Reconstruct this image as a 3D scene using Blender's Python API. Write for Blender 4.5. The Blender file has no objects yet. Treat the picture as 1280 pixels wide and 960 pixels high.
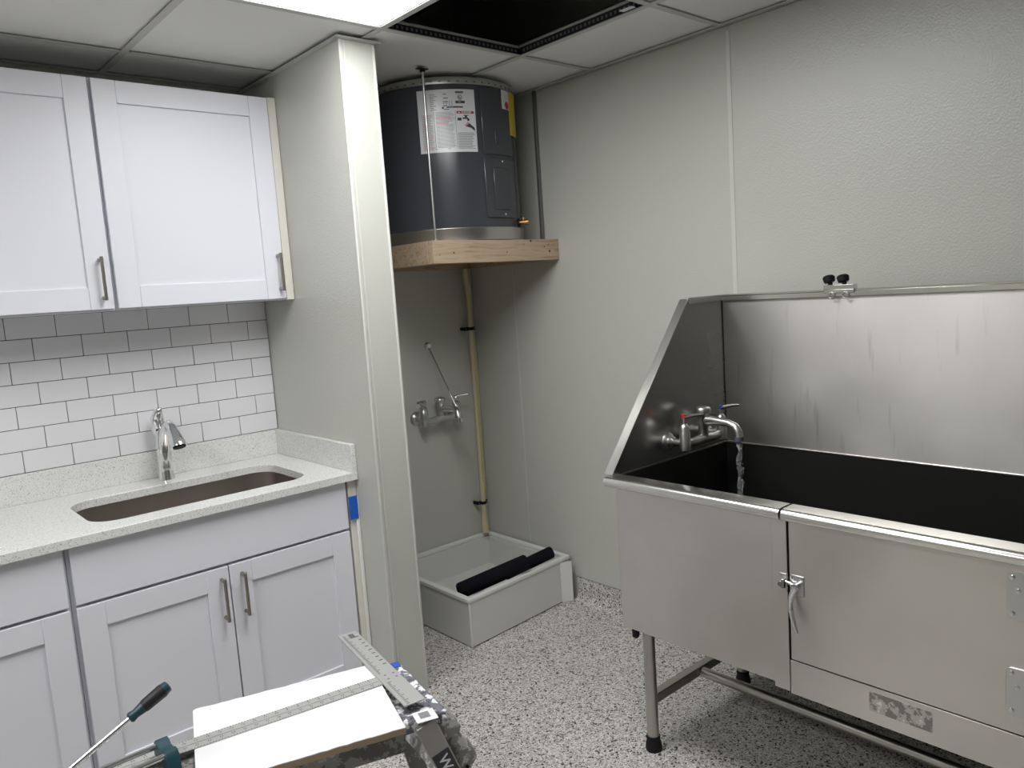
import bpy, bmesh, math, random
from mathutils import Vector, Matrix
from mathutils.geometry import tessellate_polygon
random.seed(7)
S = bpy.context.scene
COL = S.collection

# ------------------------------------------------------------------ camera
cam = bpy.data.cameras.new('camera'); camo = bpy.data.objects.new('camera', cam); COL.objects.link(camo)
camo.location = (-2.490414, -3.112600, 1.443626)
camo.rotation_mode = 'XYZ'; camo.rotation_euler = (1.4493092, 0.0668790, -0.7269284)
cam.sensor_fit = 'HORIZONTAL'; cam.sensor_width = 36; cam.lens = 968.199 * 36 / 1280
cam.clip_start = 0.02
S.camera = camo
# ------------------------------------------------------------------ world and exposure
W = bpy.data.worlds.new('world'); S.world = W; W.use_nodes = True
W.node_tree.nodes['Background'].inputs[0].default_value = (0.02, 0.02, 0.022, 1)
W.node_tree.nodes['Background'].inputs[1].default_value = 0.2
S.view_settings.view_transform = 'Standard'; S.view_settings.look = 'None'
S.view_settings.gamma = 1; S.view_settings.use_curve_mapping = False
S.view_settings.exposure = 0.08
LIGHT = 12.0          # strength of the ceiling light panels
# key planes of the room
FLOOR = -0.02; H = 2.312; XP = -1.105; XP2 = -0.9725; YP = -0.7805; XL = -4.7; YF = -5.3; ZD = 2.95

# ------------------------------------------------------------------ materials
def nodes(name):
    m = bpy.data.materials.new(name); m.use_nodes = True
    nt = m.node_tree; return m, nt, nt.nodes['Principled BSDF']
def setp(b, col, rough=.5, metal=0., spec=.5, coat=0.):
    b.inputs['Base Color'].default_value = (*col, 1); b.inputs['Roughness'].default_value = rough
    b.inputs['Metallic'].default_value = metal; b.inputs['Specular IOR Level'].default_value = spec
    b.inputs['Coat Weight'].default_value = coat
def plain(name, col, rough=.5, metal=0., spec=.5, coat=0.):
    m, nt, b = nodes(name); setp(b, col, rough, metal, spec, coat)
    n = nt.nodes.new('ShaderNodeTexNoise'); n.inputs['Scale'].default_value = 40
    c = nt.nodes.new('ShaderNodeTexCoord'); nt.links.new(c.outputs['Object'], n.inputs['Vector'])
    mx = nt.nodes.new('ShaderNodeMapRange'); mx.inputs['To Min'].default_value = max(0.02, rough - .008); mx.inputs['To Max'].default_value = rough + .008
    nt.links.new(n.outputs['Fac'], mx.inputs['Value']); nt.links.new(mx.outputs['Result'], b.inputs['Roughness'])
    return m
def bumpy(name, col, rough, scale, strength, dist=.001, detail=2, spec=.5):
    m, nt, b = nodes(name); setp(b, col, rough, 0, spec)
    c = nt.nodes.new('ShaderNodeTexCoord'); n = nt.nodes.new('ShaderNodeTexNoise')
    n.inputs['Scale'].default_value = scale; n.inputs['Detail'].default_value = detail
    bp = nt.nodes.new('ShaderNodeBump'); bp.inputs['Strength'].default_value = strength; bp.inputs['Distance'].default_value = dist
    nt.links.new(c.outputs['Object'], n.inputs['Vector']); nt.links.new(n.outputs['Fac'], bp.inputs['Height'])
    nt.links.new(bp.outputs['Normal'], b.inputs['Normal'])
    return m
def ramp(nt, stops, interp='CONSTANT'):
    r = nt.nodes.new('ShaderNodeValToRGB'); r.color_ramp.interpolation = interp
    e = r.color_ramp.elements
    while len(e) < len(stops): e.new(0.5)
    for i, (p, c) in enumerate(stops): e[i].position = p; e[i].color = (*c, 1)
    return r
def steel(name, col, rough, stretch=(1, 1, 60), amount=.006, blotch=.05, aniso=0., rot=0., drips=False):
    m, nt, b = nodes(name); setp(b, col, rough, 1)
    if aniso:
        b.inputs['Anisotropic'].default_value = aniso; b.inputs['Anisotropic Rotation'].default_value = rot
        tg = nt.nodes.new('ShaderNodeTangent'); tg.direction_type = 'RADIAL'; tg.axis = 'Z'; nt.links.new(tg.outputs[0], b.inputs['Tangent'])
    c = nt.nodes.new('ShaderNodeTexCoord'); mp = nt.nodes.new('ShaderNodeMapping'); mp.inputs['Scale'].default_value = stretch
    n = nt.nodes.new('ShaderNodeTexNoise'); n.inputs['Scale'].default_value = 12; n.inputs['Detail'].default_value = 4
    n2 = nt.nodes.new('ShaderNodeTexNoise'); n2.inputs['Scale'].default_value = 3.5; n2.inputs['Detail'].default_value = 3
    nt.links.new(c.outputs['Object'], mp.inputs['Vector']); nt.links.new(mp.outputs['Vector'], n.inputs['Vector']); nt.links.new(c.outputs['Object'], n2.inputs['Vector'])
    a = nt.nodes.new('ShaderNodeMapRange'); a.inputs['From Min'].default_value = .3; a.inputs['From Max'].default_value = .7
    a.inputs['To Min'].default_value = -amount / 2; a.inputs['To Max'].default_value = amount / 2
    a2 = nt.nodes.new('ShaderNodeMapRange'); a2.inputs['From Min'].default_value = .3; a2.inputs['From Max'].default_value = .7
    a2.inputs['To Min'].default_value = rough - blotch / 2; a2.inputs['To Max'].default_value = rough + blotch / 2
    s = nt.nodes.new('ShaderNodeMath'); s.operation = 'ADD'
    nt.links.new(n.outputs['Fac'], a.inputs['Value']); nt.links.new(n2.outputs['Fac'], a2.inputs['Value'])
    nt.links.new(a.outputs['Result'], s.inputs[0]); nt.links.new(a2.outputs['Result'], s.inputs[1]); nt.links.new(s.outputs[0], b.inputs['Roughness'])
    r = ramp(nt, [(.3, tuple(x * .93 for x in col)), (.7, tuple(min(1, x * 1.04) for x in col))], 'LINEAR')
    nt.links.new(n2.outputs['Fac'], r.inputs['Fac']); out = r.outputs['Color']
    if drips:                                        # dried drip stains running down the sheet
        m3 = nt.nodes.new('ShaderNodeMapping'); m3.inputs['Scale'].default_value = (14, 14, 1.6); nt.links.new(c.outputs['Object'], m3.inputs['Vector'])
        n3 = nt.nodes.new('ShaderNodeTexNoise'); n3.inputs['Scale'].default_value = 2.2; n3.inputs['Detail'].default_value = 3; nt.links.new(m3.outputs['Vector'], n3.inputs['Vector'])
        r3 = ramp(nt, [(.30, (1, 1, 1)), (.64, (1, 1, 1)), (.80, (.70, .69, .68))], 'LINEAR'); nt.links.new(n3.outputs['Fac'], r3.inputs['Fac'])
        mu = nt.nodes.new('ShaderNodeMix'); mu.data_type = 'RGBA'; mu.blend_type = 'MULTIPLY'; mu.inputs['Factor'].default_value = 1
        nt.links.new(out, mu.inputs['A']); nt.links.new(r3.outputs['Color'], mu.inputs['B']); out = mu.outputs['Result']
    nt.links.new(out, b.inputs['Base Color'])
    return m
def speckle(name, stops, scale, rough, bump=0., scale2=None, stops2=None, fac2=.5):
    m, nt, b = nodes(name); setp(b, (.5, .5, .5), rough)
    c = nt.nodes.new('ShaderNodeTexCoord'); v = nt.nodes.new('ShaderNodeTexVoronoi'); v.inputs['Scale'].default_value = scale
    nt.links.new(c.outputs['Object'], v.inputs['Vector'])
    sep = nt.nodes.new('ShaderNodeSeparateColor'); nt.links.new(v.outputs['Color'], sep.inputs['Color'])
    r = ramp(nt, stops); nt.links.new(sep.outputs[0], r.inputs['Fac']); out = r.outputs['Color']
    if scale2:
        v2 = nt.nodes.new('ShaderNodeTexVoronoi'); v2.inputs['Scale'].default_value = scale2; nt.links.new(c.outputs['Object'], v2.inputs['Vector'])
        sp = nt.nodes.new('ShaderNodeSeparateColor'); nt.links.new(v2.outputs['Color'], sp.inputs['Color'])
        r2 = ramp(nt, stops2); nt.links.new(sp.outputs[0], r2.inputs['Fac'])
        g = nt.nodes.new('ShaderNodeMath'); g.operation = 'GREATER_THAN'; g.inputs[1].default_value = fac2; nt.links.new(sp.outputs[1], g.inputs[0])
        mx = nt.nodes.new('ShaderNodeMix'); mx.data_type = 'RGBA'
        nt.links.new(g.outputs[0], mx.inputs['Factor']); nt.links.new(out, mx.inputs['A']); nt.links.new(r2.outputs['Color'], mx.inputs['B']); out = mx.outputs['Result']
    nt.links.new(out, b.inputs['Base Color'])
    if bump:
        bp = nt.nodes.new('ShaderNodeBump'); bp.inputs['Strength'].default_value = bump; bp.inputs['Distance'].default_value = .001
        nt.links.new(sep.outputs[1], bp.inputs['Height']); nt.links.new(bp.outputs['Normal'], b.inputs['Normal'])
    return m
def splatter(name, base, paint, thr=.55, scale=18, rough=.6, metal=.0):
    m, nt, b = nodes(name); setp(b, base, rough, metal)
    c = nt.nodes.new('ShaderNodeTexCoord'); n = nt.nodes.new('ShaderNodeTexNoise'); n.inputs['Scale'].default_value = scale; n.inputs['Detail'].default_value = 6; n.inputs['Roughness'].default_value = .65
    nt.links.new(c.outputs['Object'], n.inputs['Vector'])
    mid = tuple((a + p_) / 2 for a, p_ in zip(base, paint))
    r = ramp(nt, [(0, tuple(x * .45 for x in base)), (thr - .13, base), (thr - .02, mid), (thr, paint)]); nt.links.new(n.outputs['Fac'], r.inputs['Fac'])
    nt.links.new(r.outputs['Color'], b.inputs['Base Color']); return m
def wood(name, c1, c2, stretch=(1.2, 14, 14)):
    m, nt, b = nodes(name); setp(b, c1, .65)
    c = nt.nodes.new('ShaderNodeTexCoord'); mp = nt.nodes.new('ShaderNodeMapping'); mp.inputs['Scale'].default_value = stretch
    n = nt.nodes.new('ShaderNodeTexNoise'); n.inputs['Scale'].default_value = 4; n.inputs['Detail'].default_value = 5; n.inputs['Distortion'].default_value = 1.2
    nt.links.new(c.outputs['Object'], mp.inputs['Vector']); nt.links.new(mp.outputs['Vector'], n.inputs['Vector'])
    r = ramp(nt, [(.3, c2), (.5, c1), (.62, tuple(min(1, x * 1.1) for x in c1)), (.75, c2)], 'LINEAR'); nt.links.new(n.outputs['Fac'], r.inputs['Fac'])
    nt.links.new(r.outputs['Color'], b.inputs['Base Color']); return m
def emit(name, col, s):
    m, nt, b = nodes(name); setp(b, (.9, .9, .9), .5)
    b.inputs['Emission Color'].default_value = (*col, 1); b.inputs['Emission Strength'].default_value = s; return m
def water():
    m, nt, b = nodes('water'); setp(b, (.92, .94, .96), .08); b.inputs['Transmission Weight'].default_value = .9; b.inputs['IOR'].default_value = 1.33
    c = nt.nodes.new('ShaderNodeTexCoord'); n = nt.nodes.new('ShaderNodeTexNoise'); n.inputs['Scale'].default_value = 120
    nt.links.new(c.outputs['Object'], n.inputs['Vector']); bp = nt.nodes.new('ShaderNodeBump'); bp.inputs['Strength'].default_value = .6; bp.inputs['Distance'].default_value = .003
    nt.links.new(n.outputs['Fac'], bp.inputs['Height']); nt.links.new(bp.outputs['Normal'], b.inputs['Normal']); return m

M = {}
M['frp'] = bumpy('pebbled_wall_panel', (.555, .558, .512), .30, 170, .6, .0018, 2)
M['frp_trim'] = plain('panel_trim', (.64, .64, .59), .35)
M['part_trim'] = plain('partition_trim', (.62, .62, .575), .3)
M['trim_white'] = plain('trim_white', (.80, .80, .77), .35)
M['floor'] = speckle('flake_epoxy_floor', [(0, (.03, .03, .03)), (.06, (.17, .16, .155)), (.16, (.36, .345, .325)), (.38, (.55, .53, .50)), (.64, (.67, .65, .62)), (.88, (.82, .81, .79))], 255, .35, .10,
                     160, [(0, (.02, .02, .02)), (.24, (.55, .52, .48)), (.55, (.70, .68, .65)), (.8, (.42, .35, .30))], .72)
M['quartz'] = speckle('quartz', [(0, (.40, .40, .385)), (.05, (.60, .60, .58)), (.16, (.72, .725, .705)), (.6, (.76, .765, .745))], 430, .22)
M['cab'] = plain('cabinet_white', (.75, .757, .815), .38)
M['cab_in'] = plain('cabinet_frame_grey', (.47, .47, .50), .45)
M['cream'] = plain('cream_paint', (.72, .70, .63), .45)
M['tile'] = plain('white_tile', (.76, .755, .78), .10, coat=.2)
M['grout'] = bumpy('grout', (.10, .085, .075), .9, 300, .3)
M['ceil'] = bumpy('ceiling_tile', (.82, .82, .80), .85, 400, .2, .0005)
M['grid'] = plain('ceiling_grid', (.55, .55, .53), .45)
M['deck'] = plain('plenum_dark', (.02, .021, .03), .95, spec=.1)
M['nickel'] = plain('brushed_nickel', (.34, .32, .28), .32, 1)
M['chrome'] = plain('chrome', (.80, .81, .83), .07, 1)
M['rough_chrome'] = plain('rough_chrome', (.62, .62, .61), .32, 1)
M['steel'] = steel('stainless', (.66, .63, .595), .33, aniso=.6, rot=.25)
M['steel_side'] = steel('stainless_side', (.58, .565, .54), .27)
M['steel_h'] = steel('stainless_back', (.60, .583, .56), .39, (30, 30, 1.2), .006, .06, .8, .25, True)
M['steel_bright'] = plain('stainless_edge', (.74, .73, .70), .22, 1)
M['steel_tube'] = plain('stainless_tube', (.48, .46, .43), .3, 1)
M['sinksteel'] = steel('sink_bowl_steel', (.46, .42, .385), .33)
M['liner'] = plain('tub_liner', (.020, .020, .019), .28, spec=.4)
M['seam'] = plain('dark_seam', (.012, .012, .012), .7)
M['black'] = plain('black_rubber', (.008, .008, .010), .6, spec=.3)
M['foam'] = plain('black_foam', (.006, .006, .010), .85, spec=.15)
M['heater'] = plain('heater_grey', (.056, .060, .070), .20)
M['galv'] = steel('galvanised', (.50, .50, .49), .34)
M['label'] = plain('label_white', (.74, .75, .77), .22)
M['ink'] = plain('label_ink', (.04, .04, .05), .5)
M['ink_grey'] = plain('label_ink_grey', (.26, .26, .28), .5)
M['red'] = plain('label_red', (.48, .02, .045), .4)
M['pink'] = plain('label_pink', (.62, .30, .33), .4)
M['yellow'] = plain('label_yellow', (.62, .50, .03), .4)
M['brass'] = plain('brass', (.50, .30, .12), .35, 1)
M['pine'] = wood('pine', (.50, .38, .265), (.37, .26, .165))
M['ply'] = wood('plywood', (.5, .38, .25), (.38, .27, .16))
M['knot'] = plain('knot', (.07, .03, .02), .7)
M['cpvc'] = plain('cream_pipe', (.60, .53, .34), .4)
M['cpvc_y'] = plain('yellow_stripe', (.58, .46, .03), .4)
M['basin'] = plain('basin_grey', (.68, .68, .655), .42)
M['basin_rim'] = plain('basin_rim', (.76, .76, .74), .35)
M['handle_blue'] = plain('blue_index', (.02, .09, .25), .4)
M['aerator'] = plain('aerator_ring', (.16, .18, .27), .35, .6)
M['handle_red'] = plain('red_index', (.45, .02, .03), .4)
M['teal'] = plain('teal_plastic', (.012, .058, .075), .4)
M['grip'] = plain('grip_black', (.014, .013, .016), .5)
M['alu'] = splatter('painted_aluminium', (.42, .41, .40), (.58, .58, .58), .70, 30, .45, .2)
M['leg_alu'] = plain('leg_aluminium', (.40, .385, .365), .4, .5)
M['strip'] = plain('strip_grey', (.20, .20, .195), .4, .5)
M['web'] = plain('bar_web_dark', (.03, .03, .035), .6)
M['paint_splat'] = splatter('paint_splattered_cap', (.17, .17, .20), (.86, .87, .88), .54, 38, .6)
M['beam'] = splatter('splattered_beam', (.30, .30, .29), (.48, .47, .45), .6, 22, .65)
M['bracket'] = splatter('splattered_plastic', (.30, .30, .29), (.70, .70, .70), .58, 24, .6)
M['white_face'] = bumpy('white_board_face', (.86, .86, .87), .55, 60, .06)
M['board_core'] = bumpy('board_core', (.42, .32, .22), .9, 120, .6)
M['ruler'] = plain('ruler_aluminium', (.50, .50, .49), .45, .35)
M['tape'] = plain('blue_tape', (.006, .10, .50), .6)
M['blue_paint'] = plain('blue_paint', (.03, .11, .50), .5)
M['paper'] = plain('paper', (.86, .86, .86), .7)
M['sticker'] = splatter('worn_sticker', (.50, .47, .43), (.80, .79, .75), .63, 40, .4, .2)
M['water'] = water()
M['panel'] = emit('light_diffuser', (1.0, 1.0, 1.0), LIGHT)

# ------------------------------------------------------------------ mesh builder (world coordinates)
ORG = {}
class MB:
    def __init__(s): s.v = []; s.f = []
    def add(s, v, f):
        o = len(s.v); s.v += [Vector(p) for p in v]; s.f += [[i + o for i in q] for q in f]; return s
    def box(s, x0, x1, y0, y1, z0, z1):
        x0, x1 = min(x0, x1), max(x0, x1); y0, y1 = min(y0, y1), max(y0, y1); z0, z1 = min(z0, z1), max(z0, z1)
        return s.add([(x0, y0, z0), (x1, y0, z0), (x1, y1, z0), (x0, y1, z0), (x0, y0, z1), (x1, y0, z1), (x1, y1, z1), (x0, y1, z1)],
                     [(3, 2, 1, 0), (4, 5, 6, 7), (0, 1, 5, 4), (1, 2, 6, 5), (2, 3, 7, 6), (3, 0, 4, 7)])
    def tube(s, pts, r, n=16, cap=True):
        pts = [Vector(p) for p in pts]; rs = r if isinstance(r, (list, tuple)) else [r] * len(pts)
        d0 = (pts[1] - pts[0]).normalized(); a = Vector((0, 0, 1)) if abs(d0.z) < .9 else Vector((1, 0, 0))
        nx = d0.cross(a).normalized(); rings = []; V = []
        for i, p in enumerate(pts):
            if i == 0: d = d0
            elif i == len(pts) - 1: d = (pts[i] - pts[i - 1]).normalized()
            else: d = ((pts[i] - pts[i - 1]).normalized() + (pts[i + 1] - pts[i]).normalized()).normalized()
            nx = (nx - d * nx.dot(d)).normalized(); ny = d.cross(nx)
            for k in range(n):
                t = 2 * math.pi * k / n; V.append(p + (nx * math.cos(t) + ny * math.sin(t)) * rs[i])
        F = []
        for i in range(len(pts) - 1):
            for k in range(n):
                F.append((i * n + k, i * n + (k + 1) % n, (i + 1) * n + (k + 1) % n, (i + 1) * n + k))
        if cap: F += [tuple(reversed(range(n))), tuple(range((len(pts) - 1) * n, len(pts) * n))]
        return s.add(V, F)
    def lathe(s, c, prof, n=32, axis=(0, 0, 1)):      # prof: (radius, height along axis)
        ax = Vector(axis).normalized(); return s.tube([Vector(c) + ax * h for r, h in prof], [max(r, 1e-4) for r, h in prof], n) if all(prof[i + 1][1] > prof[i][1] for i in range(len(prof) - 1)) else s._lathe(c, prof, n, ax)
    def _lathe(s, c, prof, n, ax):
        c = Vector(c); a = Vector((0, 0, 1)) if abs(ax.z) < .9 else Vector((1, 0, 0)); nx = ax.cross(a).normalized(); ny = ax.cross(nx); V = []; F = []
        for r, h in prof:
            for k in range(n):
                t = 2 * math.pi * k / n; V.append(c + ax * h + (nx * math.cos(t) + ny * math.sin(t)) * max(r, 1e-4))
        for i in range(len(prof) - 1):
            for k in range(n): F.append((i * n + k, i * n + (k + 1) % n, (i + 1) * n + (k + 1) % n, (i + 1) * n + k))
        return s.add(V, F)
    def prism(s, poly, fn, d0, d1, holes=()):         # 2-D outline (and holes), fn(u, v, d) -> 3-D
        loops = [list(poly)] + [list(h) for h in holes]
        flat = [p for l in loops for p in l]; n = len(flat)
        tris = tessellate_polygon([[Vector((p[0], p[1], 0)) for p in l] for l in loops]) if (holes or len(poly) > 4) else None
        V = [fn(p[0], p[1], d0) for p in flat] + [fn(p[0], p[1], d1) for p in flat]
        F = []
        if tris is None: F += [tuple(range(n)), tuple(range(2 * n - 1, n - 1, -1))]
        else:
            for t in tris: F.append(tuple(t)); F.append(tuple(n + i for i in reversed(t)))
        o = 0
        for l in loops:
            m = len(l)
            for i in range(m): a, b = o + i, o + (i + 1) % m; F.append((a, b, n + b, n + a))
            o += m
        return s.add(V, F)
    def xf(s, mat): s.v = [mat @ p for p in s.v]; return s
    def build(s, name, mat, parent=None, bevel=0., seg=2, smooth=40, kind=None, label=None):
        lo = Vector((min(p.x for p in s.v), min(p.y for p in s.v), min(p.z for p in s.v))); hi = Vector((max(p.x for p in s.v), max(p.y for p in s.v), max(p.z for p in s.v)))
        if parent is None: org = Vector(((lo.x + hi.x) / 2, (lo.y + hi.y) / 2, lo.z))
        else: org = ORG[parent.name]
        me = bpy.data.meshes.new(name); me.from_pydata([p - org for p in s.v], [], s.f)
        bm = bmesh.new(); bm.from_mesh(me); bmesh.ops.recalc_face_normals(bm, faces=bm.faces); bm.to_mesh(me); bm.free()
        if smooth:
            me.polygons.foreach_set('use_smooth', [True] * len(me.polygons)); me.set_sharp_from_angle(angle=math.radians(smooth))
        me.materials.append(M[mat]); o = bpy.data.objects.new(name, me); COL.objects.link(o)
        ORG[o.name] = org
        if parent is None: o.location = org
        else: o.parent = parent
        if bevel:
            b = o.modifiers.new('bevel', 'BEVEL'); b.width = bevel; b.segments = seg; b.limit_method = 'ANGLE'; b.angle_limit = math.radians(50); b.harden_normals = False
        if kind: o['kind'] = kind
        if label: o['label'] = label
        return o
def tag(o, label, cat, group=None):
    o['label'] = label; o['category'] = cat
    if group: o['group'] = group
    return o
def thing(name, loc, label, cat, group=None):
    o = bpy.data.objects.new(name, None); COL.objects.link(o); o.location = loc; o.empty_display_size = .05; ORG[o.name] = Vector(loc)
    return tag(o, label, cat, group)
def struct(name, loc=(0, 0, 0)):
    o = bpy.data.objects.new(name, None); COL.objects.link(o); o.location = loc; ORG[o.name] = Vector(loc); o['kind'] = 'structure'; return o
def rrect(x0, x1, y0, y1, r, n=8):
    P = []
    for cx, cy, a in ((x1 - r, y1 - r, 0), (x0 + r, y1 - r, 90), (x0 + r, y0 + r, 180), (x1 - r, y0 + r, 270)):
        for k in range(n + 1):
            t = math.radians(a + 90 * k / n); P.append((cx + r * math.cos(t), cy + r * math.sin(t)))
    return P
def text_mb(txt, size, fn, bold=False):
    """flat lettering as mesh; fn(u, v) -> world point, origin at the middle of the text"""
    cu = bpy.data.curves.new('t', 'FONT'); cu.body = txt; cu.size = size; cu.align_x = 'CENTER'; cu.align_y = 'CENTER'; cu.resolution_u = 2
    if bold: cu.offset = size * .02
    o = bpy.data.objects.new('t', cu); COL.objects.link(o)
    me = bpy.data.meshes.new_from_object(o.evaluated_get(bpy.context.evaluated_depsgraph_get()))
    mb = MB().add([fn(v.co.x, v.co.y) for v in me.vertices], [tuple(p.vertices) for p in me.polygons])
    bpy.data.objects.remove(o); bpy.data.curves.remove(cu); bpy.data.meshes.remove(me); return mb
XY = lambda u, v, d: (u, v, d)
XZ = lambda u, v, d: (u, d, v)
YZ = lambda u, v, d: (d, u, v)

# ================================================================== ROOM
MB().box(XL - .1, .1, YF - .1, .1, FLOOR - .1, FLOOR).build('floor', 'floor', kind='structure')
w = MB().box(XL - .1, .1, .004, .1, FLOOR, ZD).build('wall_back', 'frp', kind='structure')
ORGW = ORG[w.name]
MB().box(XP2, -.0022, -.001, .004, FLOOR, 2.305).build('wall_panel', 'frp', w)
MB().box(-.0125, -.0025, -.0115, -.001, .19, 2.305).build('corner_strip', 'frp_trim', w, .003)
# the tiled splashback: every tile proud of the dark grout
MB().box(-2.76, XP, 0, .004, .90, 1.4695).build('grout_bed', 'grout', w)
tile_cache = {}
def tile(x0, x1, z0, z1):
    wd, hh = round(x1 - x0, 4), round(z1 - z0, 4)
    if (wd, hh) not in tile_cache:
        ob = MB().box(0, wd, -.007, 0, 0, hh).add([], [])
        me_o = ob.build('tile', 'tile', None, .0010, 1); me = me_o.data
        bm = bmesh.new(); bm.from_mesh(me); off = Vector((wd / 2, -.0035, 0))
        for v in bm.verts: v.co += off
        bm.to_mesh(me); bm.free(); bpy.data.objects.remove(me_o); tile_cache[(wd, hh)] = me
    o = bpy.data.objects.new('tile', tile_cache[(wd, hh)]); COL.objects.link(o); o.parent = w
    o.location = Vector((x0, 0, z0)) - ORGW
    b = o.modifiers.new('bevel', 'BEVEL'); b.width = .0010; b.segments = 1
G = .0011; TW = .1535; TH = .0767; Z0 = .9265
for k in range(7):
    za, zb = Z0 + k * TH + G, min(Z0 + (k + 1) * TH - G, 1.4615)
    first = -1.267 if k % 2 == 0 else -1.191
    tile(first + G, XP - .003, za, zb)
    x = first
    while x > -2.74:
        tile(max(x - TW + G, -2.76), x - G, za, zb); x -= TW
# right wall with its pebbled panels and seam strips
wr = MB().box(.004, .1, YF - .1, .004, FLOOR, ZD).build('wall_right', 'frp', kind='structure')
for y0, y1 in ((-.3285, 0), (-1.5325, -.3295), (-2.752, -1.5335), (-3.972, -2.753), (YF, -3.973)):
    MB().box(0, .004, y0, y1, .09, 2.305).build('wall_panel', 'frp', wr)
for ys in (-.329, -1.533, -2.7525, -3.9725):
    wd = .009 if ys < -1 else .005
    MB().box(-.0022, 0, ys - wd, ys + wd, .09, 2.29).build('seam_strip', 'frp_trim', wr, .001, 1)
# flake cove base climbing the right wall
prof = [(0, .072), (-.004, .072)] + [(-.004 - .03 * (1 - math.cos(math.radians(a))), .012 - .03 * (math.sin(math.radians(a)) - 1) - .03) for a in range(0, 91, 15)]
prof = [(0, .088), (-.005, .088), (-.006, .03), (-.011, .008), (-.022, -.008), (-.04, -.0165), (-.06, -.0195), (0, -.0195)]
MB().prism(prof, lambda u, v, d: (u, d, v), YF, -.650).build('baseboard_right', 'floor', kind='structure', smooth=60)
MB().box(XL - .1, XL, YF - .1, .1, FLOOR, ZD).build('wall_left', 'frp', kind='structure')
MB().box(XL, 0, YF - .1, YF, FLOOR, ZD).build('wall_front', 'frp', kind='structure')
# partition between kitchen and mop sink
wp = MB().box(XP, XP2, YP, -.001, FLOOR, 2.299).build('wall_middle', 'frp', kind='structure')
MB().box(XP - .003, XP + .008, YP - .004, YP + .006, FLOOR, 2.298).build('corner_strip', 'part_trim', wp, .003)
MB().box(XP2 - .006, XP2 + .003, YP - .004, YP + .012, FLOOR, 2.298).build('corner_strip', 'part_trim', wp, .003)
MB().box(XP + .016, XP + .0195, YP - .0018, YP, FLOOR, 2.298).build('seam_strip', 'frp_trim', wp)
a = MB().box(XP - .016, XP2 + .02, YP - .018, YP + .004, 2.299, 2.305).box(XP - .016, XP, YP, -.001, 2.299, 2.305).box(XP2, XP2 + .016, YP, -.001, 2.299, 2.305)
a.build('ceiling_angle', 'grid', wp)

# ------------------------------------------------------------------ ceiling: grid bars, tiles, light panels
MB().box(XL - .1, .1, YF - .1, .1, ZD, ZD + .1).build('ceiling_deck', 'deck', kind='structure')
gx = [0, -.398, -1.013, -1.628, -2.243, -2.858, -3.473, -4.088, XL]
gy = [0, -.286, -.897, -1.508, -2.119, -2.73, -3.341, -3.952, -4.563, YF]
ce = MB().box(-.022, 0, YF, 0, H - .004, H).box(XL, XL + .022, YF, 0, H - .004, H).box(XL, 0, YF, YF + .022, H - .004, H).box(XL, 0, -.022, 0, H - .004, H).build('ceiling', 'grid', kind='structure')
FW = .012
def bar(axis, c, a0, a1):
    m = MB()
    if axis == 'y': m.box(c - FW, c + FW, a0, a1, H - .003, H).box(c - .0015, c + .0015, a0, a1, H, H + .036).box(c - .004, c + .004, a0, a1, H + .030, H + .038)
    else: m.box(a0, a1, c - FW, c + FW, H - .0025, H + .0005).box(a0, a1, c - .0015, c + .0015, H, H + .030).box(a0, a1, c - .004, c + .004, H + .026, H + .034)
    return m.build('grid_bar', 'grid', ce)
for x in gx[1:-1]: bar('y', x, YF, 0)
lights = {(2, 2), (2, 3), (5, 2), (5, 3)}     # column, row cells carrying 2 x 4 panels
opening = (1, 2)
for j in range(1, len(gy) - 1):
    for i in range(len(gx) - 1):
        if (i, j) in lights and (i, j - 1) in lights: continue
        bar('x', gy[j], gx[i + 1] + FW, gx[i] - FW)
tcache = {}
for i in range(len(gx) - 1):
    for j in range(len(gy) - 1):
        if (i, j) in lights or (i, j) == opening: continue
        x0, x1, y0, y1 = gx[i + 1] + .003, gx[i] - .003, gy[j + 1] + .003, gy[j] - .003
        key = (round(x1 - x0, 3), round(y1 - y0, 3))
        if key not in tcache:
            t = MB().box(x0, x1, y0, y1, H + .004, H + .018).build('ceiling_tile', 'ceil', None); tcache[key] = t.data; bpy.data.objects.remove(t)
        o = bpy.data.objects.new('ceiling_tile', tcache[key]); COL.objects.link(o); o.parent = ce
        o.location = Vector(((x0 + x1) / 2, (y0 + y1) / 2, H + .004)) - ORG[ce.name]
# dotted slots along the webs round the open cell
xo0, xo1, yo0, yo1 = gx[2], gx[1], gy[3], gy[2]
m = MB()
for k in range(30):
    y = yo0 + .02 + k * .0195; m.box(xo1 - .0022, xo1 - .0012, y, y + .008, H + .012, H + .022)
    x = xo0 + .02 + k * .0195; m.box(x, x + .008, yo1 - .0022, yo1 - .0012, H + .010, H + .019)
m.build('slot_holes', 'ink_grey', ce, kind='stuff')
MB().box(xo1 - .0018, xo1 - .0015, yo0, yo1, H + .001, H + .030).build('bar_web', 'web', ce)
MB().box(xo0, xo1, yo1 - .0018, yo1 - .0015, H + .001, H + .026).build('bar_web', 'web', ce)
MB().box(xo1 - .05, xo1 - .028, yo0 + .035, yo0 + .085, H - .0036, H - .003).build('paper_tag', 'label', ce)
lab = {(2, 2): 'square-edged ceiling light panel glowing beside the open ceiling cell', (5, 2): 'ceiling light panel over the left part of the room, out of view'}
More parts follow.
